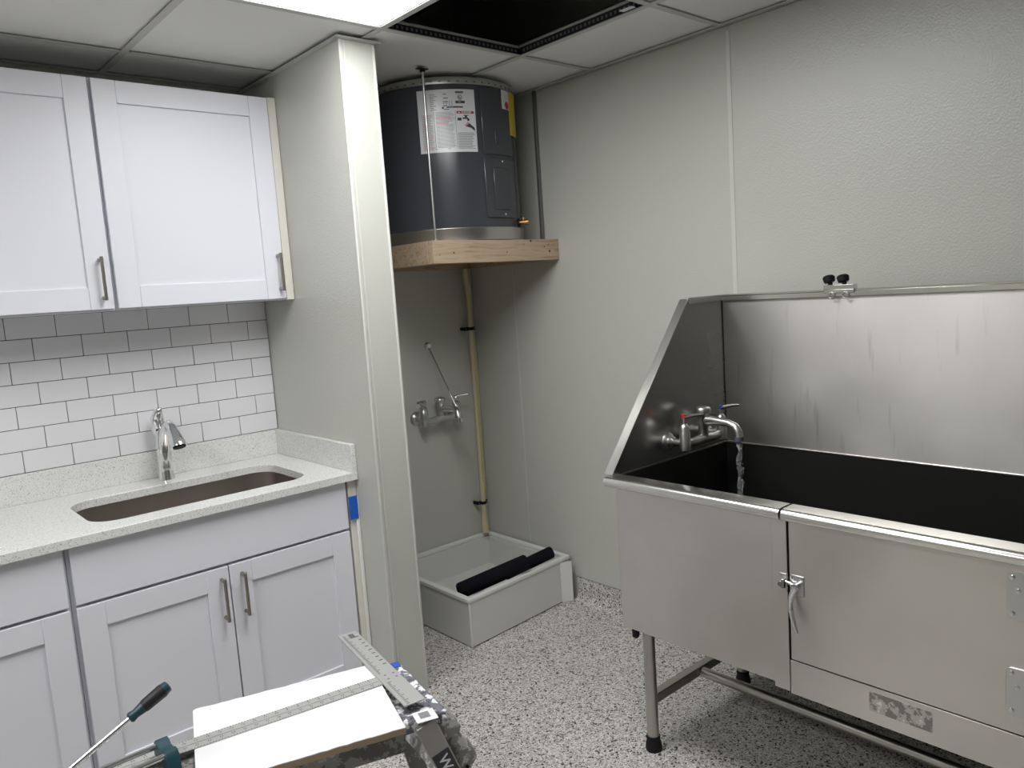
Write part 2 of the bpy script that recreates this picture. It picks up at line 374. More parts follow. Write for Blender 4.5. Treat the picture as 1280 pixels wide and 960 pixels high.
for (i, j), l in lab.items():
    x0, x1, y0, y1 = gx[i + 1] + .004, gx[i] - .004, gy[j + 2] + .004, gy[j] - .004
    t = thing('ceiling_light', ((x0 + x1) / 2, (y0 + y1) / 2, H), l, 'ceiling light', 'recessed ceiling light panels')
    MB().prism([(x0, y0), (x1, y0), (x1, y1), (x0, y1)], XY, H + .0006, H + .045, [[(x0 + .012, y0 + .012), (x1 - .012, y0 + .012), (x1 - .012, y1 - .012), (x0 + .012, y1 - .012)]]).build('frame', 'grid', t)
    MB().box(x0 + .012, x1 - .012, y0 + .012, y1 - .012, H + .004, H + .008).build('diffuser', 'panel', t)
    MB().box(x0, x1, y0, y1, H + .046, H + .05).build('housing', 'grid', t)

# ================================================================== KITCHEN
def bar_pull(parent, x, z0, z1, yf):
    h = MB().tube([(x, yf - .030, z0), (x, yf - .030, z1)], .0055, 12)
    h.tube([(x, yf - .001, z0 + .009), (x, yf - .030, z0 + .009)], .0065, 12).tube([(x, yf - .001, z1 - .009), (x, yf - .030, z1 - .009)], .0065, 12)
    return h.build('handle', 'nickel', parent, .0008, 1, label='brushed nickel bar handle')
def shaker(parent, x0, x1, z0, z1, yf, th=.019, fr=.073, name='door', handle=None):
    d = MB().box(x0, x0 + fr, yf, yf + th, z0, z1).box(x1 - fr, x1, yf, yf + th, z0, z1)
    d.box(x0 + fr + .0003, x1 - fr - .0003, yf + .0003, yf + th, z1 - fr, z1).box(x0 + fr + .0003, x1 - fr - .0003, yf + .0003, yf + th, z0, z0 + fr)
    o = d.build(name, 'cab', parent, .0014, 2)
    MB().box(x0 + fr - .004, x1 - fr + .004, yf + .009, yf + th - .002, z0 + fr - .004, z1 - fr + .004).build('panel', 'cab', o)
    if handle: bar_pull(o, handle[0], handle[1], handle[2], yf)
    return o
# wall cabinets
YU = -.2867; ZU, ZT = 1.4625, 2.2193
def wall_cab(x0, x1, dx0, dx1, hx, label, filler=None):
    t = thing('wall_cabinet', ((x0 + x1) / 2, -.135, ZU), label, 'cabinet', 'white shaker wall cabinets')
    MB().box(x0, x1, YU + .0205, -.002, ZU + .0, ZT).build('body', 'cab', t, .001, 1)
    shaker(t, dx0, dx1, ZU + .006, ZT - .004, YU, handle=(hx, 1.497, 1.640))
    if filler: MB().box(filler[0], filler[1], YU + .004, YU + .021, ZU, ZT).build('filler_strip', 'cream', t, .001, 1)
wall_cab(-1.7475, XP - .0335, -1.7415, -1.1415, -1.1625, 'white shaker wall cabinet against the grey partition, handle low at right', (XP - .0335, XP - .0015))
wall_cab(-2.361, -1.7485, -2.3535, -1.7535, -1.7840, 'white shaker wall cabinet cut off by the left edge, above the tiles')
# base cabinets
YD = -.62
t = thing('base_cabinet', (-1.6, -.31, FLOOR), 'white double-door base cabinet under the kitchen sink', 'cabinet', 'white shaker base cabinets')
body = MB().box(-2.055, -2.037, YD + .0205, -.004, .03, .7935).box(-1.157, -1.1395, YD + .0205, -.004, .03, .7935).box(-2.037, -1.157, YD + .0205, -.004, .03, .048)
body.box(-2.037, -1.157, YD + .0205, YD + .0395, .60, .625).box(-2.037, -1.157, YD + .0205, YD + .0395, .775, .7935).box(-2.037, -1.157, YD + .0205, YD + .03, .625, .775).box(-2.037, -1.157, -.02, -.004, .048, .60)
body.box(-2.055, -1.1395, YD + .085, YD + .10, FLOOR, .03)
body.build('body', 'cab', t, .0006, 1)
MB().box(-2.0465, -1.1475, YD, YD + .019, .6165, .7895).build('false_drawer_front', 'cab', t, .0014)
shaker(t, -2.0465, -1.6010, .042, .6065, YD, handle=(-1.6265, .430, .576))
shaker(t, -1.5965, -1.1475, .042, .6065, YD, handle=(-1.5580, .430, .578))
MB().box(-1.1385, XP - .001, YD - .0, YD + .02, FLOOR, .7935).build('filler_strip', 'cream', t, .001, 1)
MB().box(-1.119, XP - .001, YD - .012, YD - .0005, FLOOR, .7300).build('scribe_moulding', 'trim_white', t, .003)
t = thing('base_cabinet', (-2.36, -.31, FLOOR), 'white drawer and door base cabinet cut off by left edge', 'cabinet', 'white shaker base cabinets')
b = MB().box(-2.672, -2.0565, YD + .0205, -.004, .03, .7935).box(-2.672, -2.0565, YD + .085, YD + .10, FLOOR, .03); b.build('body', 'cab', t, .0006, 1)
MB().box(-2.664, -2.0645, YD, YD + .019, .6165, .7895).build('drawer_front', 'cab', t, .0014)
shaker(t, -2.664, -2.0645, .042, .6065, YD)
# worktop with the sink cut-out
ct = thing('countertop', (-1.93, -.32, .7943), 'speckled pale quartz worktop with upstands along wall and partition', 'countertop')
YC = -.6447
sx0, sx1, sy0, sy1 = -1.957, -1.240, -.548, -.170
MB().prism([(-2.76, YC), (XP - .001, YC), (XP - .001, -.001), (-2.76, -.001)], XY, .7945, .823, [rrect(sx0, sx1, sy0, sy1, .085)]).build('slab', 'quartz', ct, .0015, 1)
MB().box(-2.76, XP - .001, -.020, -.001, .8232, .9255).build('backsplash', 'quartz', ct, .001, 1)
MB().box(XP - .020, XP - .001, YC + .002, -.0205, .8232, .9255).build('side_splash', 'quartz', ct, .001, 1)
# under-mount sink
ks = thing('kitchen_sink', (-1.6, -.36, .60), 'dark stainless undermount sink sunk in the quartz worktop', 'sink')
top = rrect(sx0 - .006, sx1 + .006, sy0 - .006, sy1 + .006, .09); n = len(top)
def ring(sc, z, ins): return [(-1.5985 + (x + 1.5985) * sc, -.359 + (y + .359) * sc, z) for x, y in rrect(sx0 - .006 + ins, sx1 + .006 - ins, sy0 - .006 + ins, sy1 + .006 - ins, max(.02, .09 - ins * .3))]
R_ = [ring(1, .7938, -.018), ring(1, .7938, 0), ring(1, .66, .004), ring(1, .625, .012), ring(1, .612, .035), ring(1, .606, .16)]
V = [p for r in R_ for p in r]; F = [(i * n + k, i * n + (k + 1) % n, (i + 1) * n + (k + 1) % n, (i + 1) * n + k) for i in range(5) for k in range(n)] + [tuple(range(5 * n, 6 * n))]
MB().add(V, F).build('bowl', 'sinksteel', ks, smooth=60)
MB().lathe((-1.5985, -.34, .6065), [(.045, 0), (.043, .004), (.02, .0045), (.018, .001)], 24).build('drain', 'chrome', ks)
# chrome kitchen tap: leaf-shaped column, arched spout with spray head, lever behind
fx, fy = -1.597, -.085
kf = thing('kitchen_faucet', (fx, fy, .823), 'chrome single-lever kitchen faucet standing behind the sink', 'faucet')
MB().lathe((fx, fy, .8232), [(.0285, 0), (.0285, .004), (.0265, .010), (.0255, .05), (.0255, .11), (.024, .150), (.0200, .178), (.012, .196)], 32).build('column', 'chrome', kf, smooth=80)
arc = [(fx, fy - .002, .905), (fx, fy - .012, .955), (fx, fy - .035, 1.005), (fx, fy - .065, 1.033), (fx, fy - .098, 1.040), (fx, fy - .128, 1.028), (fx, fy - .150, 1.008)]
MB().tube(arc, [.019, .019, .0175, .0165, .0165, .0175, .019], 24).build('spout', 'chrome', kf, smooth=80)
MB().tube([(fx, fy - .146, 1.014), (fx, fy - .165, .996), (fx, fy - .180, .975), (fx, fy - .184, .967)], [.0185, .0215, .0265, .0270], 24).build('spray_head', 'chrome', kf, smooth=80)
MB().tube([(fx, fy - .1838, .9672), (fx, fy - .1855, .9635)], [.0225, .0215], 24).build('spray_face', 'black', kf)
MB().tube([(fx - .004, fy + .012, .985), (fx - .005, fy + .016, 1.02), (fx - .006, fy + .012, 1.055), (fx - .004, fy - .002, 1.080), (fx - .001, fy - .022, 1.094)], [.018, .026, .024, .016, .005], 20).build('lever_handle', 'chrome', kf, smooth=80)
# scraps on the kitchen side
o = MB().prism([(-2.62, -.43), (-2.42, -.37), (-2.192, -.571), (-2.48, -.60)], XY, .8234, .8244).build('paper_sheet', 'paper'); tag(o, 'white paper corner lying on the worktop at the left edge', 'paper')
o = MB().box(-1.1465, -1.1115, YD - .0135, YD - .0122, .648, .735).build('tape_piece', 'tape'); tag(o, 'short piece of blue tape stuck below the worktop end', 'tape')

# ================================================================== MOP SINK ALCOVE
# water heater shelf
SX0, SY0, SZ0, SZ1 = -.690, -.645, 1.562, 1.652
sh = thing('wall_shelf', (-.345, -.32, SZ0), 'raw pine corner shelf carrying the water heater', 'shelf')
fb = MB().box(SX0, -.0035, SY0, SY0 + .038, SZ0, SZ1).build('front_board', 'pine', sh, .0015)
for px, pz, r in ((-.06, 1.60, .0055), (-.065, 1.628, .003), (-.17, 1.645, .005), (-.21, 1.632, .0025), (-.31, 1.60, .003), (-.59, 1.603, .0035), (-.66, 1.595, .002), (-.09, 1.62, .003)):
    MB().lathe((px, SY0 - .0004, pz), [(r, 0), (r * .9, .0006)], 10, (0, 1, 0)).build('knot', 'knot', fb)
sb = MB().box(SX0, SX0 + .038, SY0 + .0385, -.0035, SZ0, SZ1).build('side_board', 'pine', sh, .0015)
MB().box(SX0 + .0385, -.0035, -.042, -.0035, SZ0, SZ1).box(-.042, -.0035, SY0 + .0385, -.0425, SZ0, SZ1).build('wall_ledger', 'pine', sh)
MB().box(SX0 + .001, -.0035, SY0 + .001, -.0035, SZ1 - .012, SZ1 - .0008).build('deck', 'ply', sh)
# hangers
o = thing('threaded_rod', (-.644, -.603, SZ1), 'thin threaded steel rod hanging the shelf corner from the ceiling', 'rod')
MB().tube([(-.644, -.603, SZ1), (-.644, -.603, H - .006)], .0048, 10).build('rod', 'rough_chrome', o)
MB().box(-.668, -.622, -.614, -.592, H - .0075, H - .0045).lathe((-.644, -.603, H - .0175), [(.010, 0), (.010, .010)], 6).build('ceiling_plate', 'black', o)
MB().lathe((-.644, -.603, SZ1 + .0002), [(.010, 0), (.010, .009)], 6).build('nut', 'rough_chrome', o)
o = MB().box(-.012, -.0035, -.562, -.543, SZ1 + .0005, H - .005).box(-.0195, -.012, -.562, -.559, SZ1 + .0005, H - .005).build('angle_strip', 'strip')
tag(o, 'grey metal angle strip running up the right wall from shelf to ceiling', 'metal strip')
# water heater
HX, HY, HR = -.352, -.328, .312
wh = thing('water_heater', (HX, HY, 1.657), 'dark grey cylindrical electric water heater in the corner above the shelf', 'water heater')
def cp(a, z, r): t = math.radians(a); return (HX + r * math.cos(t), HY + r * math.sin(t), z)
def patch(a0, a1, z0, z1, r0, r1, n=10, mz=1):
    V = []; F = []
    for i in range(n + 1):
        a = a0 + (a1 - a0) * i / n
        V += [cp(a, z0, r0), cp(a, z0, r1), cp(a, z1, r1), cp(a, z1, r0)]
    for i in range(n):
        b = 4 * i
        for q in range(4): F.append((b + q, b + (q + 1) % 4, b + 4 + (q + 1) % 4, b + 4 + q))
    F += [(0, 1, 2, 3), tuple(4 * n + i for i in (3, 2, 1, 0))]
    return MB().add(V, F)
MB().lathe((HX, HY, 0), [(HR, 1.664), (HR, 2.268)], 96).build('tank', 'heater', wh)
MB().lathe((HX, HY, 0), [(HR + .005, 2.268), (HR + .006, 2.272), (HR + .006, 2.292), (HR + .001, 2.297), (.05, 2.299)], 96).build('top_cap', 'galv', wh, smooth=60)
m = MB()
for i in range(56): m.add(*(lambda q: (q.v, q.f))(patch(i * 360 / 56, i * 360 / 56 + 1.6, 2.276, 2.279, HR + .0055, HR + .0075, 1)))
m.build('cap_crimps', 'seam', wh, kind='stuff')
cv = patch(-98, -64, 1.998, 2.262, HR - .001, HR + .006, 14).build('access_cover', 'heater', wh, .004)
patch(-87, -83.5, 2.035, 2.10, HR + .005, HR + .010, 3).build('emboss', 'heater', cv, .003)
cv = patch(-98.5, -64, 1.742, 1.984, HR - .001, HR + .007, 14).build('access_cover', 'heater', wh, .004)
patch(-91, -75, 1.775, 1.945, HR + .006, HR + .011, 6).build('emboss', 'heater', cv, .004)
for zc in (1.757, 1.972): MB().lathe(cp(-80.5, zc, HR + .006), [(.005, 0), (.004, .002), (.001, .003)], 10, (math.cos(math.radians(-80.5)), math.sin(math.radians(-80.5)), 0)).build('screw', 'rough_chrome', cv)
# rating and warning label
LA0, LA1, LZ0, LZ1 = -145.5, -102.5, 2.005, 2.248
lb = patch(LA0, LA1, LZ0, LZ1, HR - .0005, HR + .0008, 20).build('warning_label', 'label', wh)
def lp(u, v, r=HR + .0012): return cp(LA0 + (LA1 - LA0) * u, LZ0 + (LZ1 - LZ0) * v, r)
def lrect(mb, u0, u1, v0, v1, n=4, r=HR + .0012):
    V = []; F = []
    for i in range(n + 1): u = u0 + (u1 - u0) * i / n; V += [lp(u, v0, r), lp(u, v1, r)]
    for i in range(n): F.append((2 * i, 2 * i + 2, 2 * i + 3, 2 * i + 1))
    mb.add(V, F); return mb
ink = MB(); grey = MB(); pink = MB()
for i in range(9):
    lrect(grey, .22, .22 + random.uniform(.06, .16), .915 - i * .030, .925 - i * .030)
    if i % 2 == 0: lrect(ink, .45, .45 + random.uniform(.05, .10), .915 - i * .03, .927 - i * .03)
for q in (.44, .49, .54, .58): 
    for i in range(4): lrect(grey, q, q + .02, .80 - i * .03, .815 - i * .03)
lrect(ink, .42, .45, .69, .725); lrect(ink, .50, .78, .705, .728)
lrect(ink, .66, .80, .94, .965); lrect(grey, .67, .79, .92, .93)
lrect(ink, .655, .82, .775, .815); lrect(grey, .70, .75, .785, .805, r=HR + .0014)
for i in range(36): lrect(grey, .30, .30 + random.uniform(.27, .33), .635 - i * .016, .641 - i * .016) if i not in (5, 6, 10, 11) else lrect(pink, .30, .30 + random.uniform(.2, .33), .632 - i * .016, .643 - i * .016)
for i in range(30): lrect(grey, .06, .06 + random.uniform(.14, .19), .60 - i * .019, .607 - i * .019) if i % 9 > 1 else lrect(pink, .06, .24, .60 - i * .019, .610 - i * .019)
for i in range(14): lrect(grey, .655, .655 + random.uniform(.25, .31), .30 - i * .019, .309 - i * .019)
lrect(ink, .270, .276, .07, .65); lrect(ink, .635, .640, .07, .65); lrect(ink, .05, .95, .052, .058)
for k in range(24):
    t0, t1 = 2 * math.pi * k / 24, 2 * math.pi * (k + 1) / 24; cu_, cv_ = .735, .870; ru, rv = .043, .034
    ink.add([lp(cu_ + ru * math.cos(t0), cv_ + rv * math.sin(t0)), lp(cu_ + ru * math.cos(t1), cv_ + rv * math.sin(t1)), lp(cu_ + .75 * ru * math.cos(t1), cv_ + .75 * rv * math.sin(t1)), lp(cu_ + .75 * ru * math.cos(t0), cv_ + .75 * rv * math.sin(t0))], [(0, 1, 2, 3)])
lrect(ink, .715, .728, .855, .890); lrect(ink, .735, .748, .850, .875); lrect(ink, .71, .76, .822, .829)
# tap and hand pictogram under the DANGER band
lrect(ink, .67, .74, .50, .545); lrect(ink, .76, .86, .525, .550); lrect(ink, .84, .88, .495, .535); lrect(ink, .80, .84, .55, .585); lrect(ink, .78, .87, .578, .59)
ink.add([lp(.80, .41), lp(.87, .455), lp(.90, .44), lp(.97, .385), lp(.97, .335), lp(.90, .385)], [(0, 1, 2, 3, 4, 5)])
pink.add([lp(.78, .42), lp(.85, .48), lp(.89, .455), lp(.83, .415)], [(0, 1, 2, 3)])
lrect(MB(), .66, .97, .612, .652).build('danger_band', 'red', lb)
ink.build('print_black', 'ink', lb, kind='stuff'); grey.build('print_grey', 'ink_grey', lb, kind='stuff'); pink.build('print_pink', 'pink', lb, kind='stuff')
wl = (LA1 - LA0) * math.pi / 180 * HR; hl = LZ1 - LZ0
text_mb('DANGER', .0105, lambda u, v: lp(.835 + u / wl, .632 + v / hl, HR + .0016), True).build('danger_lettering', 'label', lb)
MB().add([lp(.68, .62, HR + .0016), lp(.725, .62, HR + .0016), lp(.7025, .645, HR + .0016)], [(0, 1, 2)]).build('danger_triangle', 'label', lb)
en = patch(-76.5, -66.6, 2.188, 2.264, HR + .006, HR + .0072, 6).build('white_label', 'label', wh)
MB().add([cp(-70 + 3 * math.cos(t), 2.205 + .016 * math.sin(t), HR + .0078) for t in [i * math.pi / 8 for i in range(16)]], [tuple(range(16))]).build('label_badge', 'red', en)
patch(-66.4, -52, 2.088, 2.266, HR + .006, HR + .0072, 8).build('energy_label', 'yellow', wh)
vd = Vector((math.cos(math.radians(-57)), math.sin(math.radians(-57)), 0)); vp = Vector(cp(-57, 1.728, HR))
dv = MB().tube([vp - vd * .004, vp + vd * .030], .0105, 14).tube([vp + vd * .026, vp + vd * .045], .013, 14).tube([vp + vd * .022, vp + vd * .022 + Vector((0, 0, .022))], .006, 10).build('drain_valve', 'brass', wh, smooth=50)
MB().lathe(vp, [(.019, 0), (.018, .003), (.011, .004)], 20, vd).build('valve_flange', 'black', wh)
# drain pan
dp = MB()._lathe((HX, HY, 0), [(.02, 1.6535), (.318, 1.6535), (.320, 1.6545), (.322, 1.700), (.3245, 1.703), (.3235, 1.7055), (.3195, 1.704), (.3165, 1.6560), (.02, 1.6560)], 96, Vector((0, 0, 1))).build('drain_pan', 'galv', smooth=50)
tag(dp, 'round galvanised drip pan under the water heater on the shelf', 'pan')

# relief drain pipe down the corner
px, py = -.060, -.048
pp = thing('drain_pipe', (px, py, .20), 'cream plastic drain pipe with yellow stripe running down the corner', 'pipe')
MB().tube([(px, py, .27), (px, py, 1.50)], .0125, 20).build('pipe', 'cpvc', pp)
MB().tube([(px + .014 - .004, py - .0045, .42), (px + .014 - .004, py - .0045, 1.20)], .0056, 8).build('yellow_stripe', 'cpvc_y', pp)
MB().tube([(px, py, 1.42), (px, py, 1.474), (px - .004, py - .002, 1.49), (px - .012, py - .006, 1.51), (px - .014, py - .007, 1.525), (px - .014, py - .007, 1.561)], [.0150, .0150, .0165, .0165, .0165, .0150], 20).build('offset_fitting', 'cpvc', pp, smooth=60)
MB().tube([(px, py, .30), (px, py, .275), (px - .001, py - .001, .255), (px - .002, py - .003, .245), (px - .002, py - .003, .205)], [.0150, .0155, .0175, .0185, .0185], 20).build('bottom_coupling', 'cpvc', pp, smooth=60)
tm = MB()
for i in range(60): tm.box(px - .004, px - .001, py - .0133, py - .0125, .48 + i * .0105, .48 + i * .0105 + random.uniform(.003, .008))
tm.build('pipe_print', 'ink_grey', pp, kind='stuff')
for zc in (.362, 1.262):
    c_ = MB().tube([(px, py, zc - .008), (px, py, zc + .008)], .0152, 18)
    c_.box(px - .032, px + .032, py + .006, py + .012, zc - .009, zc + .009).box(px - .032, px - .022, py + .006, -.0015, zc - .008, zc + .008).box(px + .022, px + .032, py + .006, -.0015, zc - .008, zc + .008)
    cl = c_.build('pipe_clamp', 'black', pp, .001, 1, label='black plastic pipe clamp')
    for sx in (-.026, .026): MB().lathe((px + sx, py + .0055, zc), [(.003, 0), (.0025, .002)], 8, (0, -1, 0)).build('screw', 'rough_chrome', cl)
# service faucet with brace
MF = thing('service_faucet', (-.30, 0, .85), 'wall-mounted chrome service faucet with brace rod above the mop sink', 'faucet')
zf = .852; yb = -.066
for fx_ in (-.399, -.201):
    MB().lathe((fx_, -.0012, zf), [(.036, 0), (.035, .005), (.021, .014), (.017, .016), (.017, .062)], 24, (0, -1, 0)).build('wall_flange', 'rough_chrome', MF, smooth=50)
    v = MB().lathe((fx_, yb, zf - .034), [(.014, 0), (.0215, .008), (.0215, .075), (.0175, .080), (.0185, .094), (.010, .099), (.009, .112)], 20).build('valve', 'rough_chrome', MF, smooth=50)
    sg = -1 if fx_ < -.3 else 1
    MB().tube([(fx_ - sg * .012, yb + .004, zf + .082), (fx_ + sg * .02, yb - .012, zf + .088), (fx_ + sg * .052, yb - .034, zf + .092)], [.0105, .008, .0055], 12).lathe((fx_, yb, zf + .070), [(.013, 0), (.013, .018), (.005, .023)], 14).build('lever', 'rough_chrome', v, smooth=60)
MB().tube([(-.399, yb, zf - .008), (-.345, yb, zf - .012), (-.30, yb, zf - .006), (-.255, yb, zf - .012), (-.201, yb, zf - .008)], [.016, .0165, .020, .0165, .016], 16).build('mixing_bar', 'rough_chrome', MF, smooth=60)
MB().lathe((-.30, yb, zf + .004), [(.018, 0), (.0155, .02), (.016, .045), (.026, .058), (.028, .082), (.022, .090), (.006, .094)], 20).build('vacuum_breaker', 'rough_chrome', MF, smooth=50)
MB().tube([(-.30, yb - .008, zf + .038), (-.30, yb - .075, zf + .044), (-.30, yb - .118, zf + .044), (-.30, yb - .138, zf + .034), (-.30, yb - .143, zf + .004)], [.0145, .0145, .0155, .0175, .0185], 16).build('spout', 'rough_chrome', MF, smooth=60)
MB().tube([(-.30, yb - .143, zf + .006), (-.30, yb - .143, zf - .014)], .0215, 18).build('hose_outlet', 'chrome', MF)
MB().tube([(-.30, -.006, 1.196), (-.30, yb - .132, zf + .058)], .0042, 10).build('brace_rod', 'chrome', MF)
MB().lathe((-.30, -.0012, 1.198), [(.021, 0), (.020, .005), (.010, .012), (.010, .018)], 20, (0, -1, 0)).build('brace_flange', 'chrome', MF, smooth=50)
# mop basin
bx0, bx1, by0, by1, bz = -.662, -.006, -.652, -.006, .193
mk = thing('mop_sink', (-.335, -.33, FLOOR), 'square grey floor mop sink basin set in the alcove corner', 'mop sink')
FL_, FR_ = (bx0, -.662), (-.018, -.616)           # front corners: the basin stands a little askew
def mq(i): return [(FL_[0] + i, FL_[1] + i), (FR_[0] - i, FR_[1] + i), (FR_[0] - i + .010, by1 - i), (FL_[0] + i, by1 - i)]
MB().prism(mq(.005), XY, FLOOR + .004, bz - .018, [mq(.032)]).prism(mq(.028), XY, FLOOR + .004, FLOOR + .05).build('basin', 'basin', mk, .002)
MB().prism(mq(0), XY, bz - .0185, bz, [mq(.026)]).build('rim', 'basin_rim', mk, .004)
MB().lathe((-.335, -.33, FLOOR + .0502), [(.04, 0), (.038, .003), (.02, .0035)], 20).build('drain', 'chrome', mk)
MB().box(bx0 + .0015, bx0 + .0075, FL_[1] + .0015, FL_[1] + .0075, FLOOR, bz - .019).build('corner_strip', 'trim_white', mk, .001, 1)
MB().prism([(-.086, -.6165), (-.036, -.642), (-.0345, -.640), (-.084, -.613)], XY, FLOOR + .001, bz - .019).build('corner_flap', 'basin_rim', mk)
# black foam tubes lying in it
def foam(p0, p1, r, label):
    p0, p1 = Vector(p0), Vector(p1); d = (p1 - p0).normalized()
    o = MB(); L = (p1 - p0).length
    o._lathe(p0, [(r * .45, 0), (r * .88, 0), (r, r * .2), (r, L - r * .2), (r * .88, L), (r * .45, L), (r * .42, L - .03), (r * .42, .03), (r * .45, 0)], 24, d)
    ob = o.build('foam_tube', 'foam', smooth=50); tag(ob, label, 'foam tube', 'black foam tubes in the mop sink')
foam((-.598, -.512, .172), (-.285, -.611, .236), .035, 'thick black foam tube slanting out of mop sink, nearer one')
foam((-.335, -.510, .168), (-.105, -.588, .226), .028, 'black foam tube end resting on mop sink rim by right wall')

# ================================================================== STAINLESS DOG BATH
XF, XB, Y0, Y1 = -.757, -.162, -1.5755, -3.02
ZB, ZR = .380, .864
tb = thing('dog_bath', (-.46, -2.3, FLOOR), 'long stainless steel dog grooming tub with door along the right wall', 'grooming tub')
MB().box(XF + .002, XF + .006, -2.0945, Y0, ZB + .004, ZR - .02).build('front_panel', 'steel', tb, .0012)
MB().box(XF - .004, XF + .006, -2.137, -2.0945, ZB - .006, ZR - .012).build('front_post', 'steel', tb, .0015)
MB().box(XF - .001, XF + .006, -2.95, -2.1375, ZB - .012, .4595).build('lower_apron', 'steel', tb, .0015)
MB().box(XF - .001, XF + .006, Y1, -2.72, .4595, ZR - .012).build('front_end_panel', 'steel', tb, .0012)
def bull(y0, y1, name, dz=0., parent=tb):
    rr_ = .0155; pr = [(-.735, ZR + dz), (-.780, ZR + dz)] + [(-.782 - rr_ * math.sin(math.radians(a)), ZR + dz - rr_ + rr_ * math.cos(math.radians(a))) for a in range(20, 171, 15)] + [(-.770, ZR + dz - 2 * rr_), (-.7585, ZR + dz - .029), (-.735, ZR + dz - .029)]
    return MB().prism(pr, lambda u, v, d: (u, d, v), y0, y1).build(name, 'steel_bright', parent, smooth=50)
bull(-2.136, -1.563, 'front_rim')
MB().box(-.775, -.155, -1.5755, -1.5655, ZR - .03, ZR).build('end_rim', 'steel_bright', tb, .002)
# door
dr = MB().box(XF - .004, XF + .018, -2.705, -2.1425, .4635, ZR - .022).build('door', 'steel', tb, .002)
bull(-2.705, -2.1425, 'door_rim', 0, dr)
MB().box(XF - .0065, XF - .0042, -2.182, -2.149, .637, .690).build('latch_plate', 'rough_chrome', dr, .0012)
lx = XF - .0065
MB().tube([(lx, -2.166, .664), (lx - .016, -2.166, .664)], .0095, 16).tube([(lx - .012, -2.166, .664), (lx - .014, -2.157, .640), (lx - .016, -2.154, .618), (lx - .020, -2.160, .590), (lx - .026, -2.172, .563), (lx - .028, -2.178, .553)], [.008, .008, .0065, .006, .005, .003], 12).tube([(lx - .007, -2.166, .664), (lx - .007, -2.138, .672)], .004, 8).build('latch_lever', 'chrome', dr, smooth=60)
for sy, sz in ((-2.1535, .684), (-2.1775, .684), (-2.1775, .644)): MB().lathe((lx, sy, sz), [(.0032, 0), (.0025, .002)], 8, (-1, 0, 0)).build('screw', 'chrome', dr)
kp = MB().box(XF - .006, XF - .003, -2.136, -2.117, .641, .688).build('latch_keeper', 'rough_chrome', tb, .001)
MB().box(XF - .018, XF - .006, -2.134, -2.126, .652, .676).tube([(XF - .006, -2.125, .662), (XF - .017, -2.125, .662)], .0085, 12).build('keeper_roller', 'chrome', kp, .001)
for hz0, hz1 in ((.712, .812), (.503, .608)):
    hg = MB().prism(rrect(-2.70, -2.622, hz0, hz1, .012, 4), YZ, XF - .0075, XF - .0042).build('hinge_plate', 'rough_chrome', tb, .0008, 1)
    for sy, sz in ((-2.6325, hz1 - .012), (-2.6425, (hz0 + hz1) / 2 + .012), (-2.6325, hz0 + .012)): MB().lathe((XF - .0075, sy, sz), [(.0055, 0), (.005, .002), (.002, .0035)], 12, (-1, 0, 0)).build('screw', 'chrome', hg)
    MB().tube([(XF - .011, -2.70, hz0 + .02), (XF - .011, -2.70, hz1 - .02)], .009, 12).build('hinge_knuckle', 'rough_chrome', hg)
npt = MB().prism([(-2.478, .398), (-2.338, .399), (-2.338, .447), (-2.478, .446)], YZ, XF - .0018, XF - .0009).build('worn_name_label', 'sticker', tb, label='worn silver sticker with rubbed-off print')
# back and side splash panels
MB().box(XB, XB + .004, Y1, Y0 - .004, ZR - .004, 1.372).build('back_panel', 'steel_h', tb)
sp = [(-.772, ZR + .001), (-.356, 1.372), (XB, 1.372), (XB, ZR + .001)]
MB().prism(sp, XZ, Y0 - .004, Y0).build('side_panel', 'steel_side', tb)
dx, dz_ = -.356 + .772, 1.372 - ZR; ln = math.hypot(dx, dz_); nx_, nz_ = -dz_ / ln * .004, dx / ln * .004
MB().prism([(-.772, ZR + .002), (-.356, 1.372), (-.356 + nx_, 1.372 + nz_), (-.772 + nx_, ZR + .002 + nz_)], XZ, Y0 - .006, Y0 + .027).build('slant_flange', 'steel_bright', tb, .0008, 1)
MB().box(-.358, XB, Y0 - .006, Y0 + .016, 1.372, 1.3775).box(-.358, XB, Y0 - .008, Y0 - .004, 1.358, 1.372).build('side_top_flange', 'steel_bright', tb)
MB().box(XB - .010, XB + .030, Y1, Y0 - .004, 1.372, 1.3775).box(XB - .010, XB - .006, Y1, Y0 - .0085, 1.356, 1.372).build('top_rail', 'steel_bright', tb, .001, 1)
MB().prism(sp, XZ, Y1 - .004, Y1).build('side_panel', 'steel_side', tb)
MB().tube([(XB - .0030, Y1, ZR), (XB - .0035, Y0 - .006, ZR)], .0018, 8).build('seam_bead', 'steel_bright', tb)
MB().box(XB - .0012, XB - .0002, Y0 - .0072, Y0 - .0042, ZR, 1.357).build('corner_seam', 'seam', tb)
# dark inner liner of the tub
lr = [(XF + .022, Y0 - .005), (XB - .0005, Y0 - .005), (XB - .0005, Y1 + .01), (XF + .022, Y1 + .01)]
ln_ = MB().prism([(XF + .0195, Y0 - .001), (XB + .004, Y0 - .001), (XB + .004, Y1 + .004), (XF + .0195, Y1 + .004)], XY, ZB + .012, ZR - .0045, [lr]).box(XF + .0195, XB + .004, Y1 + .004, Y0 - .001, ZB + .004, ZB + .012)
ln_.build('tub_liner', 'liner', tb, label='black inner lining of the tub')
